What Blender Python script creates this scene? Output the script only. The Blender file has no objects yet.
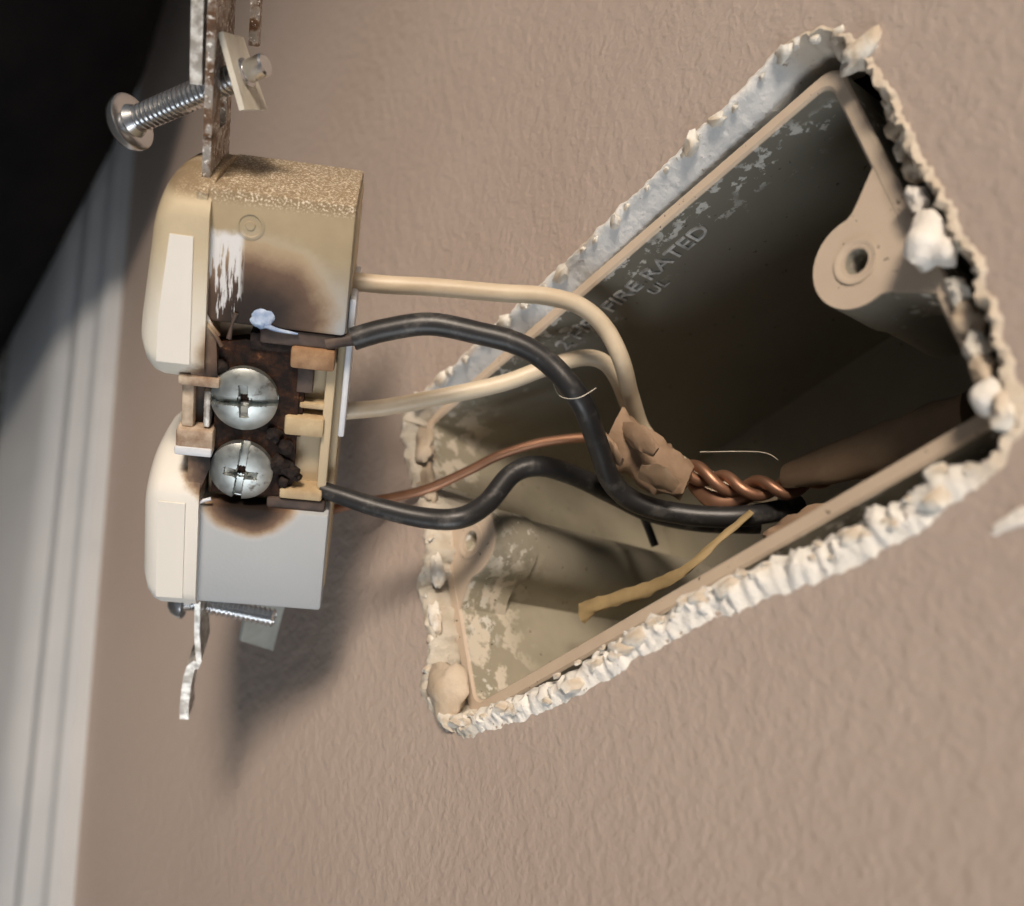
import bpy, bmesh, math, random
import numpy as np
from mathutils import Vector, Matrix, noise
random.seed(7)
MM = 0.001
# ------------------------------------------------------------------ frames
# "wall frame" in mm: x along the wall, y into the wall (wall face at y=0), z along the box's long side.
FPX, CX, CY = 1080.0, 512.0, 453.0
U = np.array([0.63860593, 0.4947373, 0.5894213]); U /= np.linalg.norm(U)
Nw = np.array([-0.74841377, 0.22107872, 0.62530074]); Nw /= np.linalg.norm(Nw)
Vv = np.cross(Nw, U)
C0 = np.array([-9.80026693, -43.4689259, -170.71432716])
A = np.array([-Vv, -Nw, U])                      # camera -> wall rotation
TH = math.atan(0.147)                            # the box sits a little crooked against the baseboard
WALLF = Matrix.Translation((0, 0, 0.215)) @ Matrix(((math.cos(TH), 0, -math.sin(TH), 0), (0, 1, 0, 0), (math.sin(TH), 0, math.cos(TH), 0), (0, 0, 0, 1)))
OR = np.array([[0.98493699, 0.14862613, 0.08836649], [-0.09893772, 0.90353038, -0.41692457], [-0.14181114, 0.40190165, 0.90462541]])
OT = np.array([-51.6037878, -24.0293578, -174.672245])
def m4(R, t):
    m = Matrix.Identity(4)
    for i in range(3):
        for j in range(3): m[i][j] = float(R[i][j])
        m[i][3] = float(t[i])
    return m
CAMF = WALLF @ m4(A, (A @ (-C0)) * MM)
OUTF = WALLF @ m4(A @ OR, (A @ (OT - C0)) * MM)
def ray(px, py): return np.array([(px - CX) / FPX, -(py - CY) / FPX, -1.0])
def cam2wall(P): return A @ (np.asarray(P) - C0)
def w_at(px, py, y):                              # wall-frame point at depth y behind the wall face
    r = ray(px, py); p0 = C0 - Nw * y
    return cam2wall(r * ((p0 @ Nw) / (r @ Nw)))
def o_at(px, py, w):                              # outlet-frame point on the plane w
    r = ray(px, py); nn = OR[:, 2]; p0 = OT + nn * w
    return OR.T @ (r * ((p0 @ nn) / (r @ nn)) - OT)
def out2wall(p): return cam2wall(OT + OR @ np.asarray(p, float))

# ------------------------------------------------------------------ camera
sc = bpy.context.scene
col = sc.collection
cd = bpy.data.cameras.new('camera'); cam = bpy.data.objects.new('camera', cd); col.objects.link(cam)
cam.matrix_world = CAMF
cd.sensor_width = 36.0; cd.lens = 36.0 * FPX / 1024.0
cd.clip_start = 0.005; cd.clip_end = 20
cd.dof.use_dof = True; cd.dof.focus_distance = 0.163; cd.dof.aperture_fstop = 15.0
sc.camera = cam
# ------------------------------------------------------------------ light
w = bpy.data.worlds.new('world'); sc.world = w; w.use_nodes = True
w.node_tree.nodes['Background'].inputs[0].default_value = (0.92, 0.95, 1.0, 1)
w.node_tree.nodes['Background'].inputs[1].default_value = 0.13
TARGET = WALLF @ Vector((-0.030, 0, 0.060))
def area(name, direction, dist, size, energy, color, aim=TARGET):
    l = bpy.data.lights.new(name, 'AREA'); l.shape = 'DISK'; l.size = size; l.energy = energy; l.color = color
    o = bpy.data.objects.new(name, l); col.objects.link(o)
    d = Vector(direction).normalized(); o.location = aim + d * dist
    o.rotation_euler = (-d).to_track_quat('-Z', 'Y').to_euler()
    return o
def spot(name, direction, dist, radius, energy, color, angle, blend, aim):
    l = bpy.data.lights.new(name, 'SPOT'); l.shadow_soft_size = radius; l.energy = energy; l.color = color
    l.spot_size = math.radians(angle); l.spot_blend = blend
    o = bpy.data.objects.new(name, l); col.objects.link(o)
    d = Vector(direction).normalized(); o.location = aim + d * dist
    o.rotation_euler = (-d).to_track_quat('-Z', 'Y').to_euler()
    return o
spot('work_lamp', (-0.22, -0.62, 0.75), 0.75, 0.20, 118.0, (1.0, 0.84, 0.69), 21, 1.0, WALLF @ Vector((-0.062, 0, 0.112)))
area('window_daylight', (0.95, -0.22, 0.04), 1.6, 0.8, 10.4, (0.92, 0.96, 1.0))
vs = sc.view_settings
vs.view_transform = 'Standard'; vs.look = 'None'; vs.gamma = 1.0; vs.exposure = 0.0; vs.use_curve_mapping = False
try: sc.cycles.use_denoising = True
except Exception: pass

# ------------------------------------------------------------------ node helper
class NT:
    def __init__(s, name):
        s.mat = bpy.data.materials.new(name); s.mat.use_nodes = True
        s.t = s.mat.node_tree; s.b = s.t.nodes['Principled BSDF']
        s.co = s.t.nodes.new('ShaderNodeTexCoord').outputs['Object']
    def _set(s, sock, v):
        if isinstance(v, bpy.types.NodeSocket): s.t.links.new(v, sock)
        elif isinstance(v, (tuple, list)) and len(v) == 3 and sock.type == 'RGBA': sock.default_value = (*v, 1)
        else: sock.default_value = v
    def m(s, op, a, b=None, c=None, clamp=False):
        n = s.t.nodes.new('ShaderNodeMath'); n.operation = op; n.use_clamp = clamp
        for i, x in enumerate((a, b, c)):
            if x is not None: s._set(n.inputs[i], x)
        return n.outputs[0]
    def vm(s, op, a, b=None):
        n = s.t.nodes.new('ShaderNodeVectorMath'); n.operation = op
        s._set(n.inputs[0], a)
        if b is not None: s._set(n.inputs[1], b)
        return n.outputs['Value' if op in ('LENGTH', 'DISTANCE', 'DOT_PRODUCT') else 'Vector']
    def mix(s, f, a, b):
        n = s.t.nodes.new('ShaderNodeMix'); n.data_type = 'RGBA'
        s._set(n.inputs[0], f); s._set(n.inputs[6], a); s._set(n.inputs[7], b)
        return n.outputs[2]
    def noise(s, scale, detail=3, rough=.55, vec=None, stretch=None):
        v = vec or s.co
        if stretch: v = s.vm('MULTIPLY', v, stretch)
        n = s.t.nodes.new('ShaderNodeTexNoise'); s.t.links.new(v, n.inputs['Vector'])
        n.inputs['Scale'].default_value = scale; n.inputs['Detail'].default_value = detail; n.inputs['Roughness'].default_value = rough
        return n.outputs['Fac']
    def voro(s, scale):
        n = s.t.nodes.new('ShaderNodeTexVoronoi'); s.t.links.new(s.co, n.inputs['Vector']); n.inputs['Scale'].default_value = scale
        return n.outputs['Distance']
    def step(s, x, a, b):                          # smooth 0..1 from a to b
        n = s.t.nodes.new('ShaderNodeMapRange'); n.interpolation_type = 'SMOOTHSTEP'
        s._set(n.inputs[0], x); n.inputs[1].default_value = a; n.inputs[2].default_value = b
        if a > b:
            n.inputs[1].default_value = b; n.inputs[2].default_value = a; n.inputs[3].default_value = 1; n.inputs[4].default_value = 0
        return n.outputs[0]
    def xyz(s):
        n = s.t.nodes.new('ShaderNodeSeparateXYZ'); s.t.links.new(s.co, n.inputs[0]); return n.outputs
    def blob(s, c, r, inner, wob=0.0, wobble=None): # soft ellipsoid mask, c and r in mm
        d = s.vm('SUBTRACT', s.co, tuple(x * MM for x in c)); d = s.vm('MULTIPLY', d, tuple(1 / (x * MM) for x in r))
        L = s.vm('LENGTH', d)
        if wobble is not None: L = s.m('ADD', L, s.m('MULTIPLY', s.m('SUBTRACT', wobble, .5), wob))
        return s.step(L, 1.0, inner)
    def ramp(s, f, stops):
        n = s.t.nodes.new('ShaderNodeValToRGB'); s.t.links.new(f, n.inputs[0]); e = n.color_ramp.elements
        while len(e) < len(stops): e.new(0.5)
        for k, (p, c) in zip(e, stops): k.position = p; k.color = (*c, 1)
        return n.outputs[0]
    def bump(s, h, strength, dist):
        n = s.t.nodes.new('ShaderNodeBump'); s.t.links.new(h, n.inputs['Height']); n.inputs['Strength'].default_value = strength; n.inputs['Distance'].default_value = dist
        s.t.links.new(n.outputs[0], s.b.inputs['Normal'])
    def done(s, color, rough=.5, metal=0.0, spec=None, coat=None):
        s._set(s.b.inputs['Base Color'], color); s._set(s.b.inputs['Roughness'], rough); s._set(s.b.inputs['Metallic'], metal)
        if spec is not None: s._set(s.b.inputs['Specular IOR Level'], spec)
        return s.mat
MT = {}
def simple(key, a, b, scale, rough=.5, metal=0.0, bump=0.0, bs=None, spec=None):
    t = NT(key); n = t.noise(scale, 4)
    c = t.ramp(n, [(.35, a), (.65, b)])
    if bump: t.bump(t.noise(bs or scale * 2, 4), 1.0, bump * MM)
    MT[key] = t.done(c, rough, metal, spec=spec)
# wall paint: taupe, orange-peel roller texture
t = NT('wall_paint')
h = t.m('ADD', t.m('MULTIPLY', t.noise(400, 2, .5), 1.0), t.m('MULTIPLY', t.noise(950, 2, .5), .45))
h = t.step(h, .52, .98)
t.bump(h, 1.0, .125 * MM)
c = t.mix(t.step(t.noise(14, 3), .35, .65), (.42, .345, .302), (.442, .368, .322))
MT['paint'] = t.done(c, t.m('MULTIPLY_ADD', t.noise(300, 2), .2, .42), spec=.35)
# torn drywall core
t = NT('plaster'); n = t.noise(900, 5, .65); n2 = t.noise(160, 4)
c = t.mix(t.step(n2, .48, .66), (.80, .77, .70), (.56, .47, .36)); c = t.mix(t.step(n, .60, .75), c, (.34, .29, .23))
t.bump(n, 1.0, .35 * MM); MT['plaster'] = t.done(c, .9, spec=.2)
t = NT('torn_edge'); x, y, z = t.xyz(); n = t.noise(850, 5, .65); n2 = t.noise(120, 4)
c = t.mix(t.m('MULTIPLY', t.step(n2, .48, .70), t.step(x, -2 * MM, -12 * MM)), (.82, .80, .75), (.55, .45, .34))
up = t.m('MULTIPLY', t.step(x, -50 * MM, -57 * MM), t.step(y, -.4 * MM, 1.0 * MM))      # grey face paper along the upper cut
c = t.mix(up, c, t.mix(t.noise(500, 4, stretch=(1, 1, .2)), (.55, .57, .58), (.72, .73, .73)))
left = t.step(z, 9 * MM, 4 * MM); c = t.mix(t.m('MULTIPLY', left, .75), c, t.mix(n2, (.62, .57, .47), (.38, .33, .26)))
rgt = t.step(z, 88 * MM, 94 * MM); c = t.mix(t.m('MULTIPLY', rgt, .8), c, t.mix(n2, (.66, .57, .45), (.46, .38, .29)))
c = t.mix(t.step(n, .62, .72), c, (.30, .25, .20))
t.bump(n, 1.0, .35 * MM); MT['torn'] = t.done(c, .85, spec=.2)
# box: grey plastic with dust, overspray and dried mud close to the rim
t = NT('box_plastic'); x, y, z = t.xyz(); n = t.noise(420, 4, .6); n2 = t.noise(60, 4)
base = t.mix(n2, (.26, .245, .20), (.20, .185, .15))
base = t.mix(t.step(z, 22 * MM, 4 * MM), base, t.mix(t.noise(110, 4), (.46, .41, .32), (.24, .23, .17)))
spl = t.m('MULTIPLY', t.step(t.m('ADD', n, t.m('MULTIPLY', y, -9.0)), .47, .53), t.step(y, 17 * MM, 7 * MM))
spl = t.m('MULTIPLY', spl, t.step(t.noise(90, 3), .44, .58))
base = t.mix(spl, base, (.70, .68, .62))
mud = t.m('MULTIPLY', t.step(z, 16 * MM, 5 * MM), t.step(t.noise(260, 4, .6), .50, .58))
base = t.mix(t.m('MULTIPLY', mud, t.step(y, 22 * MM, 8 * MM)), base, (.66, .60, .50))
rim = t.step(y, 4.3 * MM, 3.75 * MM); base = t.mix(rim, base, t.mix(t.noise(200, 3), (.50, .40, .31), (.58, .49, .39)))
base = t.mix(t.step(t.noise(700, 3), .68, .74), base, (.10, .08, .06))
t.bump(n, .5, .15 * MM); MT['box'] = t.done(base, .6, spec=.25)
simple('letter', (.30, .29, .27), (.80, .79, .76), 500, .5)
# outlet plastic with soot
def outlet_mat(name, clean, clean2, sooty, scrape=False, dusty=False, sr=(13.5, 18.5)):
    t = NT(name); x, y, z = t.xyz(); nz = t.noise(260, 4, .6); fine = t.noise(1500, 3)
    c = t.mix(t.noise(90, 3), clean, clean2)
    if dusty:
        ye = t.step(y, 46 * MM, 60 * MM); c = t.mix(t.m('MULTIPLY', ye, .92), c, t.mix(nz, (.44, .35, .21), (.33, .26, .155)) if sooty else t.mix(nz, (.58, .49, .33), (.46, .38, .25)))
    masks = [t.blob((7.5, 31, 0), (*sr, 14), .52, .30, nz), t.m('MULTIPLY', t.blob((3.5, 43, 0), (6.5, 9, 12), .2, .3, nz), .6)]
    if sooty:
        masks += [t.m('MULTIPLY', t.blob((7.5, 49.0, 0), (16.0, 15.0, 18), .12, .22, nz), .92),
                  t.m('MULTIPLY', t.blob((8, 19.5, 0), (9.5, 8.2, 12), .35, .2, nz), .95)]
    s = masks[0] if not sooty else masks[2]
    for k in masks[2 if sooty else 1:]: s = t.m('MAXIMUM', s, k)
    col_s = t.ramp(s, [(0, (.9, .9, .9)), (.22, (.46, .34, .22)), (.55, (.15, .095, .065)), (.95, (.016, .011, .009))])
    n = t.t.nodes.new('ShaderNodeMix'); n.data_type = 'RGBA'
    c = t.mix(t.step(s, .03, .45), c, col_s)
    if dusty:
        top = t.step(y, 64.5 * MM, 66.3 * MM)
        c = t.mix(top, c, t.mix(t.m('MULTIPLY', t.step(t.noise(3200, 2), .50, .66), t.step(t.m('ADD', x, t.m('MULTIPLY', nz, .02)), .002, .016)), t.mix(nz, (.20, .145, .085), (.34, .26, .16)), (.80, .72, .58)))
    if scrape:
        st = t.noise(420, 4, .6, stretch=(3.2, .35, 1)); m = t.m('MULTIPLY', t.step(x, 5.6 * MM, 4.6 * MM), t.m('MULTIPLY', t.step(y, 46 * MM, 49 * MM), t.step(t.m('ADD', y, t.m('MULTIPLY', nz, .003)), 63.2 * MM, 62 * MM)))
        m = t.m('MULTIPLY', m, t.step(t.m('ADD', st, t.m('MULTIPLY', t.m('SUBTRACT', y, .054), 22.0)), .47, .53))
        c = t.mix(m, c, (.70, .71, .72))
    t.bump(fine, .35, .12 * MM)
    MT[name] = t.done(c, .55, spec=.22)
outlet_mat('cream', (.74, .70, .60), (.80, .77, .69), False, dusty=True)
outlet_mat('body_grey', (.41, .44, .47), (.45, .48, .50), True, scrape=True, dusty=True)
outlet_mat('cream_low', (.76, .74, .68), (.82, .80, .75), False)
outlet_mat('amber', (.62, .52, .36), (.50, .40, .26), False, sr=(9.5, 18.5))
outlet_mat('tan_block', (.62, .50, .32), (.52, .40, .24), False)
simple('dirty_cream', (.60, .50, .39), (.27, .18, .12), 330, .6, spec=.2)
simple('tan_clean', (.56, .45, .28), (.40, .29, .17), 260, .55, spec=.25)
simple('brown_block', (.40, .25, .14), (.24, .135, .07), 400, .55, spec=.25)
simple('char', (.010, .008, .008), (.035, .024, .02), 700, .7, bump=.4, bs=900, spec=.2)
simple('grey_clamp', (.11, .08, .065), (.055, .042, .038), 300, .55, spec=.25)
simple('pale_blue', (.26, .36, .56), (.52, .62, .78), 700, .2)  # glossy pale blue of the small lump and streak beside the clamp
simple('backplate', (.62, .66, .72), (.70, .72, .76), 500, .4)
t = NT('burnt_brass'); n = t.noise(420, 5, .7)
MT['burnt'] = t.done(t.ramp(n, [(.40, (.012, .008, .007)), (.60, (.05, .022, .012)), (.74, (.22, .10, .04))]), .7, .1, spec=.2); t.bump(n, 1, .4 * MM)
t = NT('screw_steel'); n = t.noise(600, 4)
t.bump(n, .25, .1 * MM); MT['steel'] = t.done(t.mix(t.step(t.noise(330, 4, .65), .56, .70), t.mix(n, (.36, .39, .38), (.56, .59, .57)), (.16, .14, .12)), t.m('MULTIPLY_ADD', n, .35, .24), .9)
t = NT('zinc'); n = t.noise(500, 4)
MT['zinc'] = t.done(t.mix(n, (.60, .62, .64), (.80, .81, .82)), .25, 1.0)
t = NT('rusty_steel'); n = t.noise(420, 5, .65); f = t.noise(1500, 3)
MT['yoke'] = t.done(t.mix(t.step(f, .58, .66), t.ramp(n, [(.34, (.26, .24, .22)), (.46, (.36, .32, .28)), (.54, (.16, .09, .05)), (.72, (.08, .045, .03))]), (.85, .82, .76)), .5, .55); t.bump(n, 1, .3 * MM)
t = NT('galvanised'); n = t.noise(600, 4)
MT['galv'] = t.done(t.ramp(n, [(.4, (.75, .73, .68)), (.6, (.36, .33, .29))]), .45, .5); t.bump(n, 1, .2 * MM)
simple('card', (.62, .60, .52), (.52, .49, .41), 260, .75)
simple('card_grey', (.44, .48, .46), (.36, .39, .37), 260, .75)
simple('white_ins', (.66, .57, .43), (.56, .46, .33), 130, .42, bump=.05, bs=500)
t = NT('black_ins'); n = t.noise(260, 4, .65)
MT['black_ins'] = t.done(t.mix(t.step(n, .52, .72), (.018, .018, .019), (.075, .072, .068)), .42); t.bump(t.noise(500, 3), .5, .1 * MM)
t = NT('copper'); n = t.noise(200, 3)
MT['copper'] = t.done(t.mix(n, (.46, .25, .16), (.24, .13, .08)), .45, .7)
simple('paper', (.32, .22, .145), (.22, .145, .09), 160, .8, bump=.3, bs=300)
simple('cable', (.24, .17, .11), (.16, .11, .07), 90, .6)  # beige sheath; the shade inside the box is put into this brown
simple('strip', (.38, .28, .14), (.26, .19, .09), 200, .7)
simple('trim', (.56, .59, .62), (.63, .65, .67), 30, .35)
simple('floor', (.20, .19, .18), (.34, .33, .31), 350, .9, bump=1.0, bs=500)
simple('black_fabric', (.004, .004, .0045), (.007, .0065, .0065), 60, .9, bump=.2, bs=700, spec=.08)
simple('brown_fabric', (.012, .007, .006), (.007, .005, .004), 120, .9, spec=.08)
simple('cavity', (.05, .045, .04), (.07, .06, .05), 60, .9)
simple('slot', (.01, .01, .01), (.02, .02, .02), 60, .8)
simple('fibre', (.6, .55, .45), (.7, .65, .55), 60, .8)

# ------------------------------------------------------------------ mesh helper (all lengths in mm)
def tag(o, label=None, cat=None, group=None, kind=None):
    for k, v in (('label', label), ('category', cat), ('group', group), ('kind', kind)):
        if v: o[k] = v
    return o
class MB:
    def __init__(s): s.v = []; s.f = []
    def add(s, vs, fs):
        k = len(s.v); s.v += [tuple(map(float, p)) for p in vs]; s.f += [tuple(i + k for i in f) for f in fs]; return s
    def box(s, a, b, ch=0.0):
        (x0, y0, z0), (x1, y1, z1) = a, b
        x0, x1 = sorted((x0, x1)); y0, y1 = sorted((y0, y1)); z0, z1 = sorted((z0, z1))
        bm = bmesh.new(); bmesh.ops.create_cube(bm, size=1)
        for q in bm.verts: q.co = Vector(((x0 + x1) / 2 + q.co.x * (x1 - x0), (y0 + y1) / 2 + q.co.y * (y1 - y0), (z0 + z1) / 2 + q.co.z * (z1 - z0)))
        if ch:
            bmesh.ops.bevel(bm, geom=list(bm.edges), offset=min(ch, (x1 - x0) * .45, (y1 - y0) * .45, (z1 - z0) * .45), segments=2, affect='EDGES', profile=.5)
        s.frombm(bm); return s
    def frombm(s, bm):
        bm.verts.index_update(); s.add([q.co for q in bm.verts], [[q.index for q in f.verts] for f in bm.faces]); bm.free()
    def tube(s, pts, r, seg=14, sub=6, flat=1.0, up=None, jitter=0.0, cap=True):
        P = [np.asarray(p, float) for p in pts]; n = len(P); out = []
        rr = r if isinstance(r, (list, tuple)) else [r] * n; R = []
        for i in range(n - 1):
            a, b, c, d = P[max(i - 1, 0)], P[i], P[i + 1], P[min(i + 2, n - 1)]
            for k in range(sub):
                q = k / sub
                out.append(.5 * (2 * b + (c - a) * q + (2 * a - 5 * b + 4 * c - d) * q * q + (3 * b - a - 3 * c + d) * q ** 3)); R.append(rr[i] * (1 - q) + rr[i + 1] * q)
        out.append(P[-1]); R.append(rr[-1])
        m = len(out); T = [out[min(i + 1, m - 1)] - out[max(i - 1, 0)] for i in range(m)]; T = [q / (np.linalg.norm(q) + 1e-9) for q in T]
        nrm = np.asarray(up if up is not None else (0.3, 1, .2), float); vs = []
        for i in range(m):
            nrm = nrm - T[i] * (nrm @ T[i]); nrm = nrm / np.linalg.norm(nrm); bn = np.cross(T[i], nrm)
            for k in range(seg):
                a = 2 * math.pi * k / seg; j = 1 + jitter * (noise.noise(Vector(out[i]) * .45 + Vector((k * .9, 0, 0))))
                vs.append(out[i] + (nrm * math.cos(a) * flat + bn * math.sin(a)) * R[i] * j)
        fs = [(i * seg + k, i * seg + (k + 1) % seg, (i + 1) * seg + (k + 1) % seg, (i + 1) * seg + k) for i in range(m - 1) for k in range(seg)]
        if cap: fs += [tuple(range(seg))[::-1], tuple(range((m - 1) * seg, m * seg))]
        s.add(vs, fs); return s
    def lathe(s, prof, origin, axis, seg=32):         # prof: (radius, height) along axis
        ax = Vector(axis).normalized(); q = ax.to_track_quat('Z', 'Y'); vs = []; o = Vector(origin)
        for r, h in prof:
            for k in range(seg):
                a = 2 * math.pi * k / seg; vs.append(o + q @ Vector((r * math.cos(a), r * math.sin(a), h)))
        m = len(prof); fs = [(i * seg + k, i * seg + (k + 1) % seg, (i + 1) * seg + (k + 1) % seg, (i + 1) * seg + k) for i in range(m - 1) for k in range(seg)]
        fs += [tuple(range(seg))[::-1], tuple(range((m - 1) * seg, m * seg))]
        s.add(vs, fs); return s
    def prism(s, outline, to3, h0, h1, holes=(), ch=0.0):      # outline polygon extruded; to3(a,b,h) -> point
        bm = bmesh.new(); loops = [outline] + list(holes); edges = []
        for L in loops:
            vv = [bm.verts.new((a, b, 0)) for a, b in L]
            edges += [bm.edges.new((vv[i], vv[(i + 1) % len(vv)])) for i in range(len(vv))]
        bmesh.ops.triangle_fill(bm, edges=edges, use_beauty=True, use_dissolve=False)
        r = bmesh.ops.extrude_face_region(bm, geom=list(bm.faces))
        for g in r['geom']:
            if isinstance(g, bmesh.types.BMVert): g.co.z = 1
        for q in bm.verts: q.co = Vector(to3(q.co.x, q.co.y, h1 if q.co.z > .5 else h0))
        bmesh.ops.recalc_face_normals(bm, faces=list(bm.faces))
        s.frombm(bm); return s
    def lump(s, c, r, seed, amp=.35, sub=2, fr=1.2):
        bm = bmesh.new(); bmesh.ops.create_icosphere(bm, subdivisions=sub, radius=1)
        for q in bm.verts:
            k = 1 + amp * noise.noise(q.co * fr + Vector((seed * 3.7, seed * 1.3, 0))) + amp * .5 * noise.noise(q.co * fr * 2.3 + Vector((seed, 9, 4)))
            q.co = Vector((c[0] + q.co.x * r[0] * k, c[1] + q.co.y * r[1] * k, c[2] + q.co.z * r[2] * k))
        s.frombm(bm); return s
    def mesh(s, name, mat, shift=(0, 0, 0), smooth=40):
        me = bpy.data.meshes.new(name); me.from_pydata([((x - shift[0]) * MM, (y - shift[1]) * MM, (z - shift[2]) * MM) for x, y, z in s.v], [], s.f); me.validate()
        bm = bmesh.new(); bm.from_mesh(me); bmesh.ops.recalc_face_normals(bm, faces=list(bm.faces)); bm.to_mesh(me); bm.free()
        for p in me.polygons: p.use_smooth = True
        me.set_sharp_from_angle(angle=math.radians(smooth)); me.materials.append(MT[mat]); return me
    def build(s, name, mat, parent=None, frame=None, recentre=False, smooth=40):
        sh = (0, 0, 0)
        if recentre: sh = tuple(np.mean(np.array(s.v), axis=0))
        o = bpy.data.objects.new(name, s.mesh(name, mat, sh, smooth)); col.objects.link(o)
        if parent: o.parent = parent
        if frame is not None: o.matrix_world = frame @ Matrix.Translation(Vector(sh) * MM)
        return o
def empty(name, mw, size=.01):
    o = bpy.data.objects.new(name, None); col.objects.link(o); o.matrix_world = mw; o.empty_display_size = size; return o
I4 = Matrix.Identity(4)

# ------------------------------------------------------------------ the wall with its torn opening
HOLE = [(403, 425), (416, 402), (440, 378), (470, 352), (500, 322), (530, 297), (560, 268), (600, 230), (640, 190), (672, 160), (704, 128), (742, 93), (775, 55), (802, 38), (828, 30),
        (852, 42), (874, 64), (888, 88), (905, 122), (918, 152), (935, 187), (953, 218), (976, 262), (990, 300), (1002, 340), (1014, 378), (1022, 412), (1012, 440),
        (985, 474), (950, 500), (905, 532), (852, 563), (780, 588), (700, 622), (620, 666), (550, 706), (500, 724), (462, 734), (440, 718), (424, 690), (430, 655), (428, 620), (420, 585), (428, 545), (420, 505), (411, 470)]
hp = [w_at(px, py, 0) for px, py in HOLE]
L2 = [Vector((p[0], p[2])) for p in hp]
loop = []; STEP = .42
for i in range(len(L2)):
    a, b, c_, d = L2[i - 1], L2[i], L2[(i + 1) % len(L2)], L2[(i + 2) % len(L2)]
    k = max(2, int((c_ - b).length / STEP))
    for j in range(k):
        q = j / k; loop.append(.5 * (2 * b + (c_ - a) * q + (2 * a - 5 * b + 4 * c_ - d) * q * q + (3 * b - a - 3 * c_ + d) * q ** 3))
n = len(loop); ctr = sum(loop, Vector((0, 0))) / n
nor = []
for i in range(n):
    tng = (loop[(i + 4) % n] - loop[i - 4]).normalized(); nn = Vector((-tng.y, tng.x))
    if nn.dot(ctr - loop[i]) < 0: nn = -nn
    nor.append(nn)
def nz(p, s, off=0): return noise.noise(Vector((p.x * s, p.y * s, off)))
rough = [loop[i] + nor[i] * (.7 * nz(loop[i], .33, 3) + .40 * nz(loop[i], .9) + (.12 if loop[i].x < -50 else .3) * nz(loop[i], 2.2, 5)) for i in range(n)]
PROF = {'top': [(-.5, -.03), (0, -.25), (.3, .1), (.6, 1.2), (1.5, 2.6), (2.4, 4.2), (2.2, 7), (.6, 12.5)],
        'bot': [(-.6, -.03), (.3, -.45), (1.2, -.95), (2.2, -1.0), (3.0, -.4), (3.7, 1.0), (4.3, 4), (4, 12.5)],
        'left': [(-.6, -.03), (.2, -.4), (.9, -.4), (1.7, .1), (2.4, 1.2), (2.8, 2.6), (2.6, 5), (2, 12.5)],
        'right': [(-.5, -.03), (.2, -.5), (.7, -.2), (.9, .8), (1.0, 2.5), (.6, 5), (.5, 8), (.5, 12.5)]}
def weights(p):
    x, z = p.x, p.y
    d = {'top': abs(x + 61), 'bot': abs(x + 0), 'left': abs(z - 0), 'right': abs(z - 97)}
    e = {k: 1 / (v + .6) ** 3 for k, v in d.items()}; s_ = sum(e.values()); return {k: v / s_ for k, v in e.items()}
mb = MB(); vs = []; NP = 8
for i in range(n):
    wt = weights(loop[i])
    for j in range(NP):
        ins = sum(PROF[k][j][0] * wt[k] for k in PROF); yy = sum(PROF[k][j][1] * wt[k] for k in PROF)
        am = (0 if j == 0 else .55 + .25 * j / NP) * (1 - .85 * wt['top'])
        if wt['bot'] > .5: ins *= .80 + .5 * max(0, min(1, loop[i].y / 97))
        fade = wt['top'] * min(1, j / 3) * .9
        p = (rough[i] * (1 - fade) + loop[i] * fade) + nor[i] * (ins + am * nz(loop[i], 1.1, j * 1.7) + am * .6 * nz(loop[i], 2.6, j * 2.9))
        yy += am * 1.1 * nz(loop[i], 1.0, 20 + j * 1.3) * (1 if j < 7 else 0) + (.5 * am * nz(loop[i], 2.8, 30 + j) if j else 0)
        sa = i * STEP + 2.2 * noise.noise(Vector((i * STEP / 6, 1.1, 0))); rid = ((abs(noise.noise(Vector((sa / 2.3, 3.3, j * .12)))) - .25) * 1.5 + .5 * noise.noise(Vector((sa / .9, 7.1, j * .5)))) * (.45 + 1.3 * abs(noise.noise(Vector((i * STEP / 7, 5.5, 0)))))
        if 0 < j < 7:
            yy -= rid * .75 * (wt['bot'] + .3 * wt['left']); p = p + nor[i] * rid * .7 * wt['bot']
        vs.append((p.x, yy, p.y))
fs = [(i * NP + j, ((i + 1) % n) * NP + j, ((i + 1) % n) * NP + j + 1, i * NP + j + 1) for i in range(n) for j in range(NP - 1)]
edge_mb = MB().add(vs, fs)
bm = bmesh.new()
inv = WALLF.inverted()
def wl(x, z): q = inv @ Vector((x, 0, z)); return (q.x / MM, q.z / MM)
outer = [wl(-.9, .05), wl(.45, .05), wl(.45, .75), wl(-.9, .75)]
def ringv(pts): return [bm.verts.new((a, 0, b)) for a, b in pts]
ov = ringv(outer); iv = ringv([(p.x, p.y) for p in rough[::2]])
ed = [bm.edges.new((L[i], L[(i + 1) % len(L)])) for L in (ov, iv) for i in range(len(L))]
bmesh.ops.triangle_fill(bm, edges=ed, use_beauty=True)
mb = MB(); mb.frombm(bm)
wall = mb.build('wall_back', 'paint', frame=WALLF); tag(wall, 'taupe painted wall with orange-peel texture around the torn opening', 'wall', kind='structure')
edge = edge_mb.build('torn_plaster_edge', 'torn', parent=wall, smooth=60); edge['label'] = 'ragged torn plaster edge around the opening'
# stud cavity behind the wall board: dark closed shell added against stray light
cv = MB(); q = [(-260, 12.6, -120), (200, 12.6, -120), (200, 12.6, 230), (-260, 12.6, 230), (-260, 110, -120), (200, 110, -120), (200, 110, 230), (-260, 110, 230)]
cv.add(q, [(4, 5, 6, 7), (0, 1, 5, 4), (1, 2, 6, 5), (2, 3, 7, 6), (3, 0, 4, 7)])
o = cv.build('added_cavity', 'cavity', parent=wall)
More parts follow.
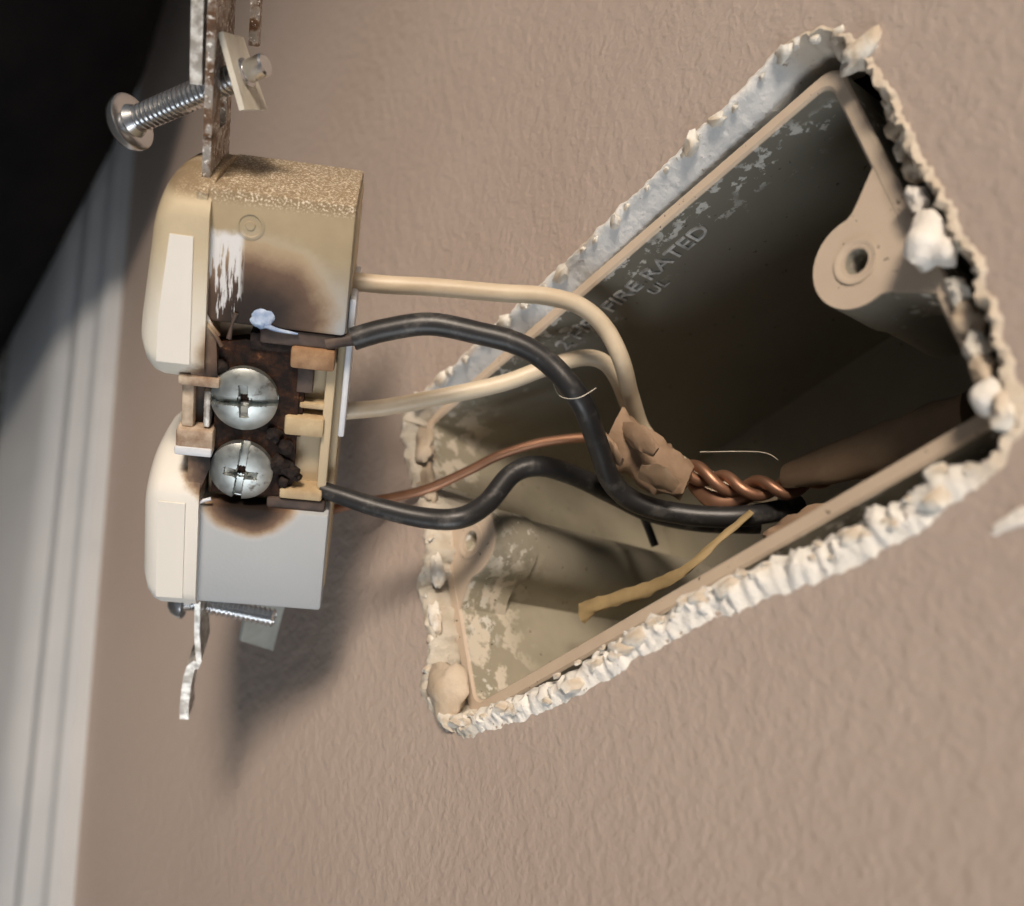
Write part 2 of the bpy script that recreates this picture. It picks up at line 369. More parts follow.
# loose plaster crumbs along the cut
LUMPS = [MB().lump((0, 0, 0), (1, 1, 1), k, .55, 2, 1.5).mesh('plaster_crumb', 'plaster', smooth=55) for k in range(12)]
def crumb(p, y, sx, sy, sz, rot):
    o = bpy.data.objects.new('plaster_crumb', random.choice(LUMPS)); col.objects.link(o); o.parent = wall
    o.location = (p[0] * MM, y * MM, p[1] * MM); o.rotation_euler = rot; o.scale = (sx, sy, sz); return o
i = 0
while i < n:
    wt = weights(loop[i]); side = max(wt, key=wt.get); rr = random.random
    tng = loop[(i + 3) % n] - loop[i - 3]; ang = math.atan2(tng.y, tng.x)
    if side == 'bot':
        s_ = .4 + 1.25 * rr() ** 2; p = loop[i] + nor[i] * (.5 + 3.0 * rr()); crumb(p, -.5 - .4 * rr(), s_ * .8, s_ * .7, s_ * 1.35, (rr() * .6, -ang + 1.2 + .7 * rr(), rr() * .5))
        i += int(2 + 7 * rr())
    elif side == 'top':
        s_ = .4 + 1.0 * rr() ** 1.5; p = loop[i] + nor[i] * (.1 + .7 * rr()); crumb(p, .1 + .5 * rr(), s_ * .95, s_ * .8, s_ * 1.5, (rr() * .6, rr() - .5, rr() * .6)); i += int(4 + 10 * rr())
    elif side == 'left':
        s_ = .4 + .7 * rr() ** 2; p = loop[i] + nor[i] * (.4 + 1.6 * rr()); crumb(p, -.25, s_, s_ * .6, s_ * 1.2, (rr(), rr() * 3, rr())); i += int(9 + 10 * rr())
    else:
        s_ = .4 + .9 * rr() ** 2; p = loop[i] + nor[i] * (.1 + .6 * rr()); crumb(p, .2 + rr(), s_ * 1.3, s_ * .8, s_ * 1.2, (rr(), rr() * 3, rr())); i += int(6 + 9 * rr())
def big_lump(px, py, y, r, seed, mat='plaster', amp=.45, label=None, rot=None):
    p = w_at(px, py, y); m = MB(); m.lump(p, r, seed, amp, 3, 1.3); o = m.build('plaster_clump', mat, parent=wall, smooth=60)
    if label: o['label'] = label
    return o
simple('mud', (.50, .40, .29), (.62, .53, .42), 220, .85, bump=.3, bs=600)
simple('chalk', (.84, .82, .78), (.70, .66, .60), 220, .9, bump=.4, bs=500)
big_lump(448, 691, .0, (4.6, 2.2, 4.4), 3, 'mud', .30, 'tan rounded lump of dried compound at the lower corner')
big_lump(932, 245, 1.2, (3.8, 2.4, 2.8), 5, 'chalk', .5, 'white broken chunk of plaster over the box ear')
big_lump(918, 200, 2.0, (1.8, 1.4, 1.4), 11, 'chalk', .5)
big_lump(990, 398, .4, (2.0, 1.8, 1.9), 8, 'chalk', .3, 'white round plaster crumb at the near corner')
big_lump(862, 52, .2, (2.0, 1.6, 3.2), 14, 'plaster', .5)
big_lump(424, 445, .3, (3.4, 1.2, 2.6), 17, 'mud', .45); big_lump(428, 485, .8, (3.8, 1.2, 2.2), 19, 'mud', .45)
big_lump(436, 620, .3, (3.0, .9, 1.6), 23, 'plaster', .5); big_lump(437, 570, .6, (3.4, 1.0, 1.4), 29, 'plaster', .5)
for k_, (px_, py_, y_, r_) in enumerate([(893, 108, 3.5, 1.2), (899, 128, 4.2, 1.5), (906, 150, 3.2, 1.3), (914, 172, 2.4, 1.1), (958, 290, 3.4, 1.3), (968, 322, 3.8, 1.5), (978, 350, 3.0, 1.3), (984, 372, 2.0, 1.2), (1004, 402, 1.5, 1.4)]): big_lump(px_, py_, y_, (r_ * 1.5, r_, r_), 60 + k_, 'mud' if k_ % 2 else 'plaster', .55)
big_lump(1014, 520, -.05, (.8, .3, 2.6), 31, 'chalk', .5)

# ------------------------------------------------------------------ baseboard, floor
prof = [(0, .0655), (-3.5, .0650), (-5.0, .0630), (-5.4, .0585), (-6.6, .0565), (-8.4, .0545), (-9.0, .0500), (-8.4, .0480), (-10.5, .0455), (-11.8, .0420), (-12.2, .0380), (-12.4, .004), (-12.4, 0), (0, 0)]
mb = MB(); k = len(prof); vs = [(x, y, z * 1000) for x in (-900, 450) for y, z in prof]
mb.add(vs, [(i, (i + 1) % k, k + (i + 1) % k, k + i) for i in range(k)] + [tuple(range(k)), tuple(range(k, 2 * k))])
o = mb.build('baseboard_back', 'trim', frame=I4, smooth=25); tag(o, 'white moulded trim running along the wall at the left', 'baseboard', kind='structure')
mb = MB().box((-900, -900, -20), (450, 12, -.5)); o = mb.build('floor', 'floor', frame=I4); tag(o, 'grey speckled floor beyond the white trim', 'floor', kind='structure')
# low strip of wall behind the baseboard so the wall reaches the floor
mb = MB().box((-900, .3, -1), (450, 8, 52)); o = mb.build('wall_footing', 'paint', parent=wall); o.matrix_parent_inverse = wall.matrix_world.inverted()
# ------------------------------------------------------------------ black padded thing in the background
bag = empty('black_bag', Matrix.Translation((-.35, -.07, 0)))
tag(bag, 'large black soft rounded object, out of focus, in the upper left corner', 'bag')
ol = [(-128, 0), (-137, 20), (-156, 80), (-170, 118), (-184, 138), (-206, 152), (-260, 172), (-420, 186), (-620, 180), (-640, 0)]
bm = bmesh.new(); NS = 10; rings = []
for j in range(NS + 1):
    a = j / NS * math.pi; ins = 22 * (1 - math.sin(a)) ; y = -18 - 110 * (1 - math.cos(a)) / 2
    rings.append([bm.verts.new((x + 350 - ins * (1 if x > -400 else -1), y + 70, max(z - ins, 0.3))) for x, z in ol])
for j in range(NS):
    for i in range(len(ol)): bm.faces.new((rings[j][i], rings[j][(i + 1) % len(ol)], rings[j + 1][(i + 1) % len(ol)], rings[j + 1][i]))
bm.faces.new(rings[0]); bm.faces.new(rings[-1][::-1])
mb = MB(); mb.frombm(bm); o = mb.build('padded_body', 'black_fabric', parent=bag, smooth=80)
mb = MB(); mb.tube([(x + 350 - 4, -63, z - 4) for x, z in ol[1:8]], 4.5); mb.build('piping', 'black_fabric', parent=bag)
mb = MB(); mb.box((-40, -74, 0.4), (-250, -60, 150), 6); mb.build('side_panel', 'brown_fabric', parent=bag)

# ------------------------------------------------------------------ electrical box
box = empty('electrical_box', WALLF)
tag(box, 'grey plastic single-gang electrical box sunk in the torn wall opening', 'electrical box')
X0, X1, Z0, Z1, Y0, Y1, TW = -56.8, -3.2, 3.0, 94.3, 3.6, 66.0, 2.3
def rrect(x0, x1, z0, z1, r, k=5):
    out = []
    for cx_, cz_, a0 in ((x1 - r, z1 - r, 0), (x0 + r, z1 - r, 90), (x0 + r, z0 + r, 180), (x1 - r, z0 + r, 270)):
        for i in range(k + 1): a = math.radians(a0 + 90 * i / k); out.append((cx_ + r * math.cos(a), cz_ + r * math.sin(a)))
    return out
mb = MB(); ringset = []
for (g, y, r) in ((TW, Y1 + 2.5, 3), (TW, Y0 + .4, 3), (TW - .4, Y0, 3), (.4, Y0, 2.2), (0, Y0 + .4, 2.0), (0, Y1, 2.0)):
    ringset.append([(x, y, z) for x, z in rrect(X0 - g, X1 + g, Z0 - g, Z1 + g, r)])
k = len(ringset[0]); vs = [p for L in ringset for p in L]
fs = [(j * k + i, j * k + (i + 1) % k, (j + 1) * k + (i + 1) % k, (j + 1) * k + i) for j in range(5) for i in range(k)] + [tuple(range(k)), tuple(range(5 * k, 6 * k))]
mb.add(vs, fs); mb.build('box_shell', 'box', parent=box, smooth=35)
def circ(cx_, cz_, r, k=24): return [(cx_ + r * math.cos(2 * math.pi * i / k), cz_ + r * math.sin(2 * math.pi * i / k)) for i in range(k)]
def ear(zc, s_, depth, wz):
    R_, xc = 6.3, -30.0
    def arc(r): return [(xc + r * math.cos(math.radians(-10 + 10 * i)), zc - s_ * r * math.sin(math.radians(-10 + 10 * i))) for i in range(21)]
    to3 = lambda a, b, h: (a, h, b)
    neck = [(-R_ - .3, s_ * 2.2), (-R_ - 1.4, s_ * 3.6), (-R_ - 4.5, (wz - zc) + s_ * .6), (R_ + 4.5, (wz - zc) + s_ * .6), (R_ + 1.4, s_ * 3.6), (R_ + .3, s_ * 2.2)]
    o = MB().prism(arc(R_) + [(xc + a, zc + b) for a, b in neck], to3, Y0 + .1, Y0 + 10, holes=[circ(xc, zc, 1.75)]).build('mounting_ear', 'box', parent=box, smooth=35)
    MB().prism(arc(R_ - .5) + [(xc - R_ - 1, wz + s_ * .6), (xc + R_ + 1, wz + s_ * .6)], to3, Y0 + 10, Y0 + depth).build('boss', 'box', parent=o, smooth=35)
    m = MB(); m.lathe([(1.9, -6), (1.9, .05), (3.1, .08), (3.1, .22), (2.7, .25), (1.9, -.1), (1.5, -1.0), (1.5, -6)], (xc, Y0 + .1, zc), (0, -1, 0), 28)
    m.build('screw_hole_bushing', 'box', parent=o)
ear(87.6, 1, 24, Z1); ear(8.4, -1, 60, Z0)
# moulded lettering on the inner face of the long wall
def text_mesh(txt, size, y_base, z_start, name):
    cu = bpy.data.curves.new(name, 'FONT'); cu.body = txt; cu.size = size; cu.extrude = .18; cu.offset = .03; cu.space_character = 1.0; cu.resolution_u = 3
    to = bpy.data.objects.new(name, cu); col.objects.link(to); bpy.context.view_layer.update()
    me = to.to_mesh(); vs = [q.co.copy() for q in me.vertices]; fs = [tuple(p.vertices) for p in me.polygons]; to.to_mesh_clear()
    bpy.data.objects.remove(to); bpy.data.curves.remove(cu)
    xm = max(q.x for q in vs); m = MB(); m.add([(X0 + .02 + q.z + .12, y_base - q.y, z_start - xm + q.x) for q in vs], fs)
    return m.build(name, 'letter', parent=box, smooth=30)
text_mesh('2 HR  FIRE RATED', 4.3, 11.2, 66.4, 'raised_lettering'); text_mesh('UL', 3.0, 14.6, 54.6, 'raised_lettering')

# ------------------------------------------------------------------ the burnt duplex outlet (frame: d back, l up, w toward the terminal side)
out = empty('duplex_outlet', OUTF); tag(out, 'scorched duplex electrical outlet pulled out of the wall on its wires', 'outlet')
def ob(name, a, b, mat, ch=.4, parent=out): return MB().box(a, b, ch).build(name, mat, parent=parent, smooth=35)
core = ob('body', (1.0, 1, -27.5), (19.2, 66, -4.2), 'amber', .5)
up = ob('upper_housing', (0, 47.6, -27.6), (20.4, 67, 0), 'body_grey', .7)
MB().lathe([(2.0, 0), (2.0, .14), (1.6, .2), (1.5, .06), (.7, .06), (.6, .2), (.01, .2)], (6.0, 62.3, -.05), (0, 0, 1), 24).build('rivet_mark', 'body_grey', parent=up)
low = ob('lower_housing', (0, 0, -27.6), (20.4, 17.8, 0), 'body_grey', .6)
ob('back_cover', (19.3, 1.5, -26), (20.6, 65.5, -5.2), 'amber', .3)
ob('rear_release_plate', (20.5, 30.2, -22), (21.5, 52.6, -3.0), 'backplate', .3)
# receptacle faces
def face(lc, mat, hl0, dk=1.0, slant=0.0):
    def outline(ins):
        hw, hl, rw, rl = 15.3 - ins, hl0 - ins, 10.5, 5.5; pts = []
        for sx, sy, a0 in ((1, 1, 0), (-1, 1, 90), (-1, -1, 180), (1, -1, 270)):
            for i in range(9): a = math.radians(a0 + 90 * i / 8); pts.append((-13.8 + sx * (hw - rw) + rw * math.cos(a), lc + sy * (hl - rl) + rl * math.sin(a)))
        return pts
    st = [(.6, 0), (-5.4, 0), (-6.6, .35), (-7.7, 1.2), (-8.5, 2.6), (-8.8, 4.5)]
    k = len(outline(0)); tilt = lambda d, l: d * dk + (slant * max(0, l - lc + 6) * min(1, -d / 6) if d < 0 else 0)
    vs = [(tilt(d, l), l, w_) for d, ins in st for w_, l in outline(ins)]
    m = MB(); m.add(vs, [(j * k + i, j * k + (i + 1) % k, (j + 1) * k + (i + 1) % k, (j + 1) * k + i) for j in range(len(st) - 1) for i in range(k)] + [tuple(range(k)), tuple(range((len(st) - 1) * k, len(st) * k))])
    f = m.build('receptacle_face', mat, parent=out, smooth=30)
    MB().prism([(tilt(-5.9, l_) , l_) for l_ in (lc - hl0 + 4.6, lc - 4, lc + 2, lc + 7.8)] + [(-1.4, lc + 7.8), (-1.4, lc - hl0 + 4.6)], lambda a, b, h: (a, b, h), 1.2, 1.75).build('side_pad', 'cream_low', parent=f)
    for w_ in (-7.5, -20): MB().prism([(tilt(-8.84, lc - 1) , lc - 1), (tilt(-8.84, lc + 7), lc + 7), (tilt(-8.84, lc + 7) + .5, lc + 7), (tilt(-8.84, lc - 1) + .5, lc - 1)], lambda a, b, h: (a, b, h), w_ - 1, w_ + 1).build('blade_slot', 'slot', parent=f)
    MB().lathe([(2.4, 0), (2.4, .14)], (-8.72 * dk, lc - 6.5, -13.8), (-1, 0, 0), 20).build('ground_hole', 'slot', parent=f)
face(52.4, 'cream', 15.6, 1.03, .11); face(10.8, 'cream_low', 13.8, .93)
fl = lambda a, b, h: (a, b, h)
MB().prism([(-1.4, 66.2), (.1, 66.0), (.3, 60.5), (-.7, 52), (-.5, 48.6), (2.0, 45.2), (2.4, 39.4), (-1.4, 38.4)], fl, -8, .22).build('front_cover_flange', 'cream', parent=out)
MB().prism([(-1.4, 30.4), (1.6, 30.2), (1.9, 24.6), (.3, 19.8), (-.5, 17.2), (-.3, 8), (-.3, -.4), (-1.4, -.6)], fl, -8, .22).build('front_cover_flange', 'cream_low', parent=out)
MB().tube([(-.6, 16, .3), (-.2, 17.6, .3), (.9, 18.6, .3), (2.2, 19.1, .2)], .28).build('melted_bead', 'backplate', parent=out)
MB().tube([(-.4, 49.5, .3), (.5, 47.6, .35), (1.8, 46.0, .4), (2.8, 44.2, .2)], .32).build('melted_bead', 'tan_block', parent=out)
MB().tube([(.3, 49.0, .2), (1.2, 47.4, .3), (2.4, 45.8, .2)], .25).build('melted_bead', 'cream_low', parent=out)
ob('bridge', (-2.4, 29, -26), (.8, 40, -2.5), 'cream', .4)
ob('bridge_ledge', (-3.2, 37.6, -5), (2.8, 39.2, .7), 'dirty_cream', .4)
ob('bridge_post', (-2.7, 30.5, -4.5), (-.9, 37.8, -.2), 'dirty_cream', .4)
ob('break_off_tab', (.5, 30.8, -3.4), (1.5, 36.8, -.2), 'galv', .3)
cl = ob('bridge_clip', (-3.3, 26.8, -5), (2.2, 30.6, .7), 'dirty_cream', .5); ob('clip_ledge', (-3.4, 26.4, -4.5), (2.1, 27.8, 1.0), 'backplate', .3, cl)
# terminal strip
MB().prism([(1.9, 19.5), (2.0, 44), (6, 45), (12, 44.3), (14.2, 42.0), (14.3, 22), (12, 19.6)], fl, -4.4, -1.6).build('terminal_plate', 'burnt', parent=out)
ob('plate_fin', (13.8, 37.6, -4), (16.2, 42.2, -1.4), 'grey_clamp', .2); ob('plate_step', (13.6, 30, -4.4), (15.0, 37.6, -2), 'burnt', .2)
def term_screw(px, py, R_, rot):
    d, l, w_ = o_at(px, py, 1.0); K, S = 30, 120; vs = []; prm = math.radians(rot); zb = -1.4
    for i in range(K + 1):
        r = R_ * i / K
        for k in range(S):
            a = 2 * math.pi * k / S; x, y = r * math.cos(a), r * math.sin(a)
            h = 2.5 * math.sqrt(max(0, 1 - (r / R_) ** 2 * .72)) - .3
            u_ = x * math.cos(prm) + y * math.sin(prm); v_ = -x * math.sin(prm) + y * math.cos(prm)
            if abs(v_) < .60: h -= 1.3
            if abs(u_) < .62 and abs(v_) < 2.5: h -= 1.7 * (1 - abs(v_) / 3.2)
            if r < 1.0: h -= .35
            vs.append((d + x, l + y, zb + h))
    fs = [(i * S + k, i * S + (k + 1) % S, (i + 1) * S + (k + 1) % S, (i + 1) * S + k) for i in range(K) for k in range(S)]
    b0 = len(vs); vs += [(d + R_ * math.cos(2 * math.pi * k / S), l + R_ * math.sin(2 * math.pi * k / S), zb - .2) for k in range(S)]
    fs += [(K * S + k, K * S + (k + 1) % S, b0 + (k + 1) % S, b0 + k) for k in range(S)] + [tuple(range(b0, b0 + S))]
    o = MB().add(vs, fs).build('terminal_screw', 'steel', parent=out, smooth=28)
    MB().lathe([(2.0, -3.5), (2.0, 0)], (d, l, zb), (0, 0, 1), 20).build('screw_shank', 'burnt', parent=o)
term_screw(243, 403, 4.95, 4); term_screw(240, 475, 4.75, 84)
# rear clamp, blocks and rails along the back of the terminal recess
ob('clamp_bar', (6.6, 43.7, -5), (13.4, 46.4, -1.2), 'char', .3); ob('clamp_channel', (8.0, 45.0, -5), (19.2, 47.5, -.6), 'grey_clamp', .5)
ob('clamp_block', (12.7, 41.9, -5), (19.2, 45.2, .2), 'brown_block', .5)
MB().lump((8.2, 48.9, -.1), (1.7, 1.5, .5), 4, .6, 3).build('raised_mark', 'pale_blue', parent=out, smooth=80)
MB().tube([(8.8, 48.2, .2), (10.5, 47.6, .1), (13.5, 47.2, -.3)], [.45, .3, .15]).build('raised_mark', 'pale_blue', parent=out)
MB().tube([(4.6, 49.4, .1), (4.1, 47.5, .15), (3.8, 45.5, .15)], [.38, .2, .42]).build('raised_mark', 'grey_clamp', parent=out)
ob('recess_rail', (18.0, 21.5, -5), (19.5, 43, -1.6), 'amber', .3); ob('recess_rib', (14.4, 34.9, -5), (18.6, 35.9, -1.8), 'tan_clean', .3)
ob('recess_block', (12.4, 30.6, -5), (18.4, 33.8, -.8), 'tan_clean', .5); ob('recess_ledge', (12.4, 19.8, -5), (19.0, 21.6, -.6), 'tan_clean', .4)
ob('recess_ledge', (10.5, 17.6, -5), (19.6, 19.6, -1.0), 'grey_clamp', .4)
for k, (d, l, r) in enumerate([(12.6, 28.4, 1.3), (12.0, 25.6, 1.5), (13.9, 24.4, 1.4), (12.8, 22.6, 1.0), (10.9, 30.4, 1.2), (14.8, 23.6, .8), (3.0, 33, 1.0), (2.6, 40.6, 1.2)]):
    MB().lump((d, l, -1.2), (r, r, r * .8), k + 40, .6, 2, 1.8).build('char_lump', 'char', parent=out, smooth=50)
# steel strap (yoke) with its ears
def strap(name, pts, w0, w1, mat, th=1.1, parent=out):
    vs = []; 
    for i, (d, l) in enumerate(pts):
        a, b = pts[max(i - 1, 0)], pts[min(i + 1, len(pts) - 1)]; t_ = Vector((b[0] - a[0], b[1] - a[1])).normalized(); nx, ny = -t_.y, t_.x
        for s_, w_ in ((-.5, w0), (.5, w0), (.5, w1), (-.5, w1)): vs.append((d + nx * th * s_, l + ny * th * s_, w_))
    fs = [(i * 4 + k, i * 4 + (k + 1) % 4, i * 4 + 4 + (k + 1) % 4, i * 4 + 4 + k) for i in range(len(pts) - 1) for k in range(4)] + [(0, 1, 2, 3), tuple(range(len(vs) - 4, len(vs)))]
    return MB().add(vs, fs).build(name, mat, parent=parent, smooth=30)
y0 = strap('yoke', [(-.3, -3), (-.9, 10), (-.9, 30), (-.9, 50), (-.9, 66), (-.9, 73)], -22, -4, 'yoke')
strap('yoke_tab', [(-.9, 72.5), (-.9, 97)], -11.0, -4, 'yoke', parent=y0); strap('yoke_tab', [(-.9, 72.5), (-.9, 97)], -22, -17.2, 'yoke', parent=y0); strap('yoke_tab', [(-.9, 80.5), (-.9, 97)], -17.4, -10.8, 'yoke', parent=y0)
strap('plaster_ear', [(-2.7, 79.5), (-2.8, 82), (-2.9, 97)], -9, -4.6, 'galv', 1.6, y0); strap('plaster_ear', [(2.6, 84), (2.6, 97)], -24, -21, 'yoke', 1.4, y0)
strap('yoke_tab', [(.1, -2.5), (.2, -9), (.7, -14.5), (.2, -16)], -13, -4, 'galv', .9, y0)
strap('yoke_tab', [(.1, -2.5), (.2, -14)], -22, -17.6, 'galv', .9, y0)
strap('plaster_ear', [(.4, -15), (-.6, -16.0), (-1.1, -18.5), (-1.5, -24.0), (-1.4, -27)], -10, -4, 'galv', 1.5, y0)

# ------------------------------------------------------------------ mounting screws with their retaining cards
def machine_screw(name, head, tip, r, label, rh=3.7, bare=3.0):
    h = out2wall(head); tt = out2wall(tip); ax = tt - h; Ln = np.linalg.norm(ax); ax /= Ln
    root = empty(name, WALLF @ Matrix.Translation(Vector(h) * MM)); tag(root, label, 'screw', 'mounting screws of the outlet')
    MB().lathe([(.05, -2.6), (rh * .35, -2.5), (rh * .65, -2.1), (rh * .88, -1.3), (rh, -.3), (rh, .35), (rh - .4, .6), (r * 1.25, .6), (r, 1.6)], (0, 0, 0), ax, 36).build('screw_head', 'zinc', parent=root)
    prof = [(r * .82, .2)]; p = .85; z = .6
    while z < Ln - bare: prof += [(r * .78, z), (r, z + p * .35), (r, z + p * .55), (r * .78, z + p * .9)]; z += p
    prof += [(r * .80, z), (r * .80, Ln - .3), (r * .65, Ln)]
    MB().lathe(prof, (0, 0, 0), ax, 28).build('threaded_shank', 'zinc', parent=root, smooth=20)
    return root, h, ax, Ln
hA = o_at(131, 122, -18); tA = o_at(266, 64, -9.5)
rootA, h, ax, Ln = machine_screw('mounting_screw', hA, tA, 2.05, 'shiny round-head screw with off-white card through the top of the outlet strap', rh=4.3, bare=3.6)
def card(root, h, quad, mat, th):
    q = [out2wall(o_at(px, py, w_)) - h for px, py, w_ in quad]; nn = np.cross(q[1] - q[0], q[3] - q[0]); nn /= np.linalg.norm(nn)
    vs = [p + nn * th / 2 for p in q] + [p - nn * th / 2 for p in q]
    MB().add(vs, [(0, 1, 2, 3), (7, 6, 5, 4)] + [(i, (i + 1) % 4, 4 + (i + 1) % 4, 4 + i) for i in range(4)]).build('retaining_card', mat, parent=root)
card(rootA, h, [(220, 32, -7), (241, 38, -17), (265, 110, -15), (242, 110, -5)], 'card', .8)
hB = np.array([-3.2, -6.6, -10.5]); tB = o_at(274, 618, -9.0); 
rootB, h, ax, Ln = machine_screw('mounting_screw', hB, tB, 1.6, 'thin screw with grey card under the bottom of the outlet', rh=3.3, bare=.6)
card(rootB, h, [(248, 600, -16), (284, 604, -22), (272, 650, -22), (240, 640, -16)], 'card_grey', .6)

# ------------------------------------------------------------------ wires
def wire_pts(spec):
    """each control: ('o',px,py,w) on the outlet, ('w',px,py,y) at depth y from the wall face, ('p',px,py) between its neighbours"""
    P, depth = [], []
    for s_ in spec:
        if s_[0] == 'o': q = OT + OR @ o_at(s_[1], s_[2], s_[3]); depth.append(-q[2])
        elif s_[0] == 'w': q = w_at(s_[1], s_[2], s_[3]); q = A.T @ q + C0; depth.append(-q[2])
        else: depth.append(None)
        P.append((s_[1], s_[2]))
    arc = [0]
    for a, b in zip(P, P[1:]): arc.append(arc[-1] + math.hypot(b[0] - a[0], b[1] - a[1]))
    kx = [arc[i] for i, d in enumerate(depth) if d is not None]; ky = [d for d in depth if d is not None]
    return [cam2wall(ray(*P[i]) * float(np.interp(arc[i], kx, ky))) for i in range(len(P))]
def wire(name, spec, r, mat, label, cat='wire', group=None, flat=1.0, jitter=0.0, seg=14, up=None):
    pts = wire_pts(spec); o = MB().tube(pts, r, seg=seg, flat=flat, jitter=jitter, up=up).build(name, mat, frame=WALLF, recentre=True, smooth=60)
    tag(o, label, cat, group); return o, pts
wire('white_wire', [('o', 347, 281, -10), ('p', 390, 285), ('p', 430, 287), ('p', 500, 293), ('p', 545, 296), ('p', 580, 306), ('p', 605, 328), ('w', 622, 362, 8), ('w', 632, 400, 15), ('w', 647, 436, 22), ('w', 690, 470, 27), ('w', 735, 488, 31), ('w', 775, 500, 36)], 1.42, 'white_ins', 'upper white insulated wire arching from the outlet into the box', group='white wires')
wire('white_wire', [('o', 332, 412, -10), ('p', 380, 408), ('p', 430, 399), ('p', 500, 384), ('w', 545, 368, 3), ('w', 580, 358, 8), ('w', 602, 361, 11), ('w', 617, 378, 15), ('w', 628, 405, 21), ('w', 645, 442, 27), ('w', 690, 478, 32), ('w', 730, 496, 36)], 1.38, 'white_ins', 'lower white insulated wire from the middle of the outlet into the box', group='white wires')
oA, pA = wire('black_wire', [('o', 353, 339, -1.2), ('p', 385, 330), ('p', 430, 324), ('p', 478, 333), ('p', 518, 344), ('p', 550, 364), ('w', 580, 400, -3), ('w', 597, 442, 4), ('w', 612, 482, 10), ('w', 640, 504, 15), ('w', 690, 515, 21), ('w', 745, 516, 27), ('w', 800, 506, 36)], 1.72, 'black_ins', 'upper black insulated wire curving from the burnt clamp into the box', group='black wires')
bare = MB().tube([out2wall(o_at(326, 344, -1.0)) - np.array(inv @ oA.matrix_world.translation) / MM, out2wall(o_at(340, 341, -1.1)) - np.array(inv @ oA.matrix_world.translation) / MM, out2wall(o_at(356, 339, -1.2)) - np.array(inv @ oA.matrix_world.translation) / MM], .95).build('bare_end', 'grey_clamp', parent=oA)
oB, pB = wire('black_wire', [('o', 321, 489, -2.5), ('p', 345, 497), ('p', 380, 508), ('p', 425, 518), ('w', 460, 518, -7), ('p', 487, 503), ('w', 512, 474, 1), ('w', 540, 466, 5), ('w', 575, 476, 12), ('w', 612, 494, 20), ('w', 650, 512, 26), ('w', 700, 522, 31), ('w', 760, 524, 38)], [1.25, 1.5, 1.6, 1.68] + [1.72] * 9, 'black_ins', 'lower black insulated wire dipping from the lower terminal into the box', group='black wires')
wire('copper_ground_wire', [('o', 322, 512, -24), ('p', 360, 503), ('w', 395, 497, -3), ('w', 430, 488, 0), ('w', 470, 470, 4), ('w', 500, 455, 7), ('w', 540, 443, 11), ('w', 580, 438, 15), ('w', 610, 440, 18), ('w', 650, 462, 24), ('w', 690, 480, 29)], .85, 'copper', 'thin bare copper ground wire rising from the outlet to the box', group='copper wires')
# twisted copper pair deep in the box
def helix(spec, r_h, turns, phase, k=60):
    P = wire_pts(spec); P = [np.asarray(p) for p in P]; out_ = []
    cum = np.concatenate([[0], np.cumsum([np.linalg.norm(b - a) for a, b in zip(P, P[1:])])]); arr = np.array(P)
    for i in range(k):
        s_ = cum[-1] * i / (k - 1); p = np.array([np.interp(s_, cum, arr[:, j]) for j in range(3)]); t_ = arr[-1] - arr[0]; t_ /= np.linalg.norm(t_)
        e1 = np.cross(t_, (0, 1, 0)); e1 /= np.linalg.norm(e1); e2 = np.cross(t_, e1); a = 2 * math.pi * turns * i / (k - 1) + phase
        out_.append(p + (e1 * math.cos(a) + e2 * math.sin(a)) * r_h)
    return out_
tw = [('w', 668, 462, 21), ('w', 700, 474, 23), ('w', 740, 488, 26), ('w', 785, 488, 29), ('w', 825, 474, 32), ('w', 862, 452, 35)]
for k in range(2):
    o = MB().tube(helix(tw, 1.15, 3.2, k * math.pi), .95, seg=10, sub=2).build('copper_ground_wire', 'copper', frame=WALLF, recentre=True, smooth=60)
    tag(o, ['bare copper strand of the twisted pair, beginning on its upper side', 'bare copper strand of the twisted pair, beginning on its lower side'][k], 'wire', 'twisted copper strands')
wire('copper_ground_wire', [('w', 690, 484, 24), ('w', 712, 500, 25), ('w', 735, 500, 27), ('w', 765, 490, 30)], [.8, 1.5, 1.4, .8], 'copper', 'short flattened copper end below the twisted strands', flat=.5)
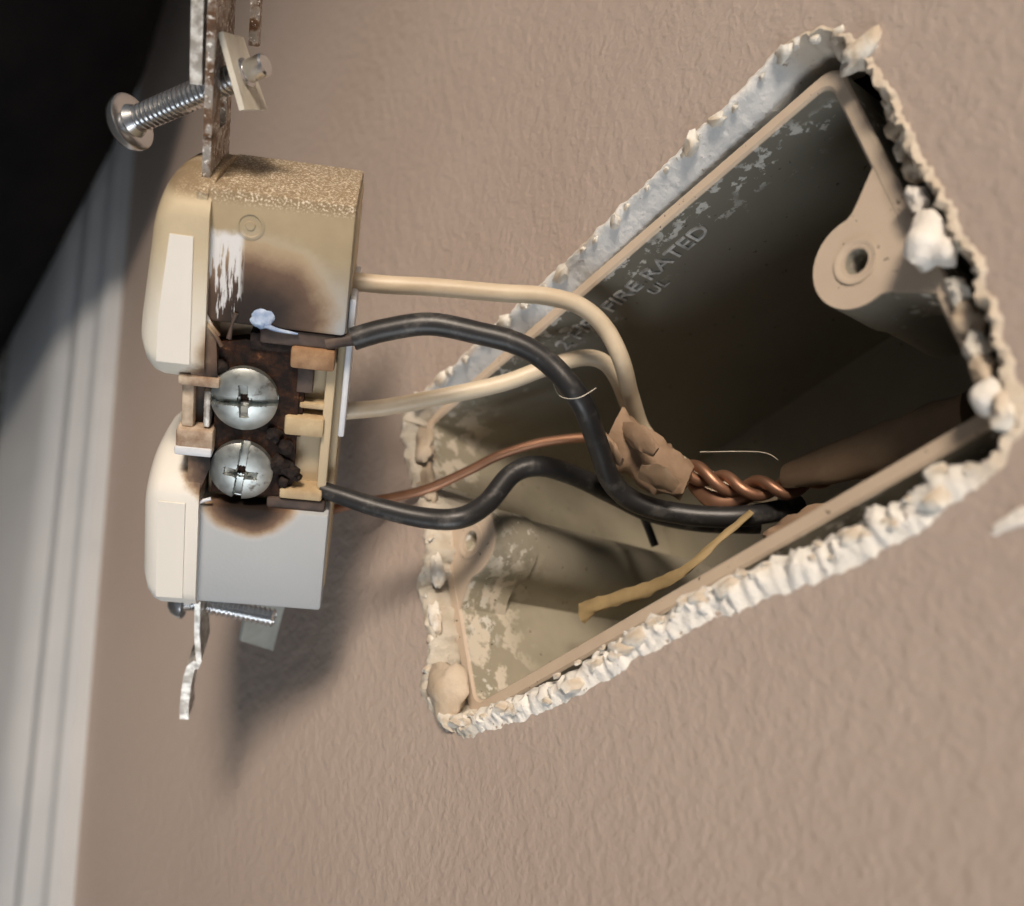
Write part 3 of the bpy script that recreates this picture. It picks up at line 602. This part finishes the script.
# cable wraps, stray bits
def wrap(name, spec, r, flat, mat, label, jit, cat, seg=16, seedup=(0.2, 1, .1)):
    o, p = wire(name, spec, r, mat, label, cat, flat=flat, jitter=jit, seg=seg, up=seedup); return o
pw = wrap('paper_wrap', [('w', 607, 440, 11), ('w', 632, 452, 14), ('w', 660, 470, 17), ('w', 688, 482, 20)], [4.6, 4.4, 3.8, 2.6], .6, 'paper', 'crumpled tan paper cable wrap behind the upper black wire', .4, 'paper')
po = np.array(inv @ pw.matrix_world.translation) / MM
for k, sp in enumerate([[('w', 604, 436, 8), ('w', 612, 450, 8.5), ('w', 622, 462, 9)], [('w', 622, 428, 11), ('w', 640, 438, 10), ('w', 656, 452, 11)], [('w', 640, 470, 10), ('w', 660, 478, 12), ('w', 676, 488, 14)]]):
    MB().tube([p - po for p in wire_pts(sp)], [1.0, 1.9, 1.0], flat=.3, jitter=.5, up=(.4, 1, .6)).build('torn_flap', 'cable' if k == 2 else 'paper', parent=pw, smooth=60)
wrap('cable_sheath', [('w', 784, 476, 28), ('w', 830, 464, 27), ('w', 900, 442, 26), ('w', 970, 420, 25)], [1.8, 3.2, 4.0, 4.4], .5, 'cable', 'beige flat cable sheath, coloured dark for shade, at the near end of the box', .15, 'cable')
wrap('cable_sheath', [('w', 776, 548, 16), ('w', 800, 530, 18), ('w', 838, 512, 22)], [3.6, 3.4, 2.6], .5, 'paper', 'short tan cable sheath end behind the bottom plaster edge', .4, 'cable')
wrap('paper_strip', [('w', 582, 613, 20), ('w', 604, 602, 20), ('w', 650, 588, 20), ('w', 688, 568, 20), ('w', 716, 542, 22), ('w', 752, 512, 26)], [1.9, 1.2, 1.3, .8, .7, .6], .45, 'strip', 'yellowish twisted paper strip lying in the bottom of the box', .5, 'paper')
wire('wire_stub', [('w', 632, 498, 28), ('w', 645, 520, 30), ('w', 655, 546, 32)], .7, 'black_ins', 'thin dark wire stub hanging below the black wires')
for k, sp in enumerate([[('w', 552, 380, -2), ('w', 560, 396, -5.5), ('w', 578, 398, -6.5), ('w', 596, 388, -4)], [('w', 700, 452, 22), ('w', 760, 452, 24), ('w', 778, 460, 25)]]):
    wire('lint_fibre', sp, .07, 'fibre', ['pale lint fibre caught on the upper black wire', 'pale lint fibre above the twisted copper strands'][k], 'fibre', seg=6)
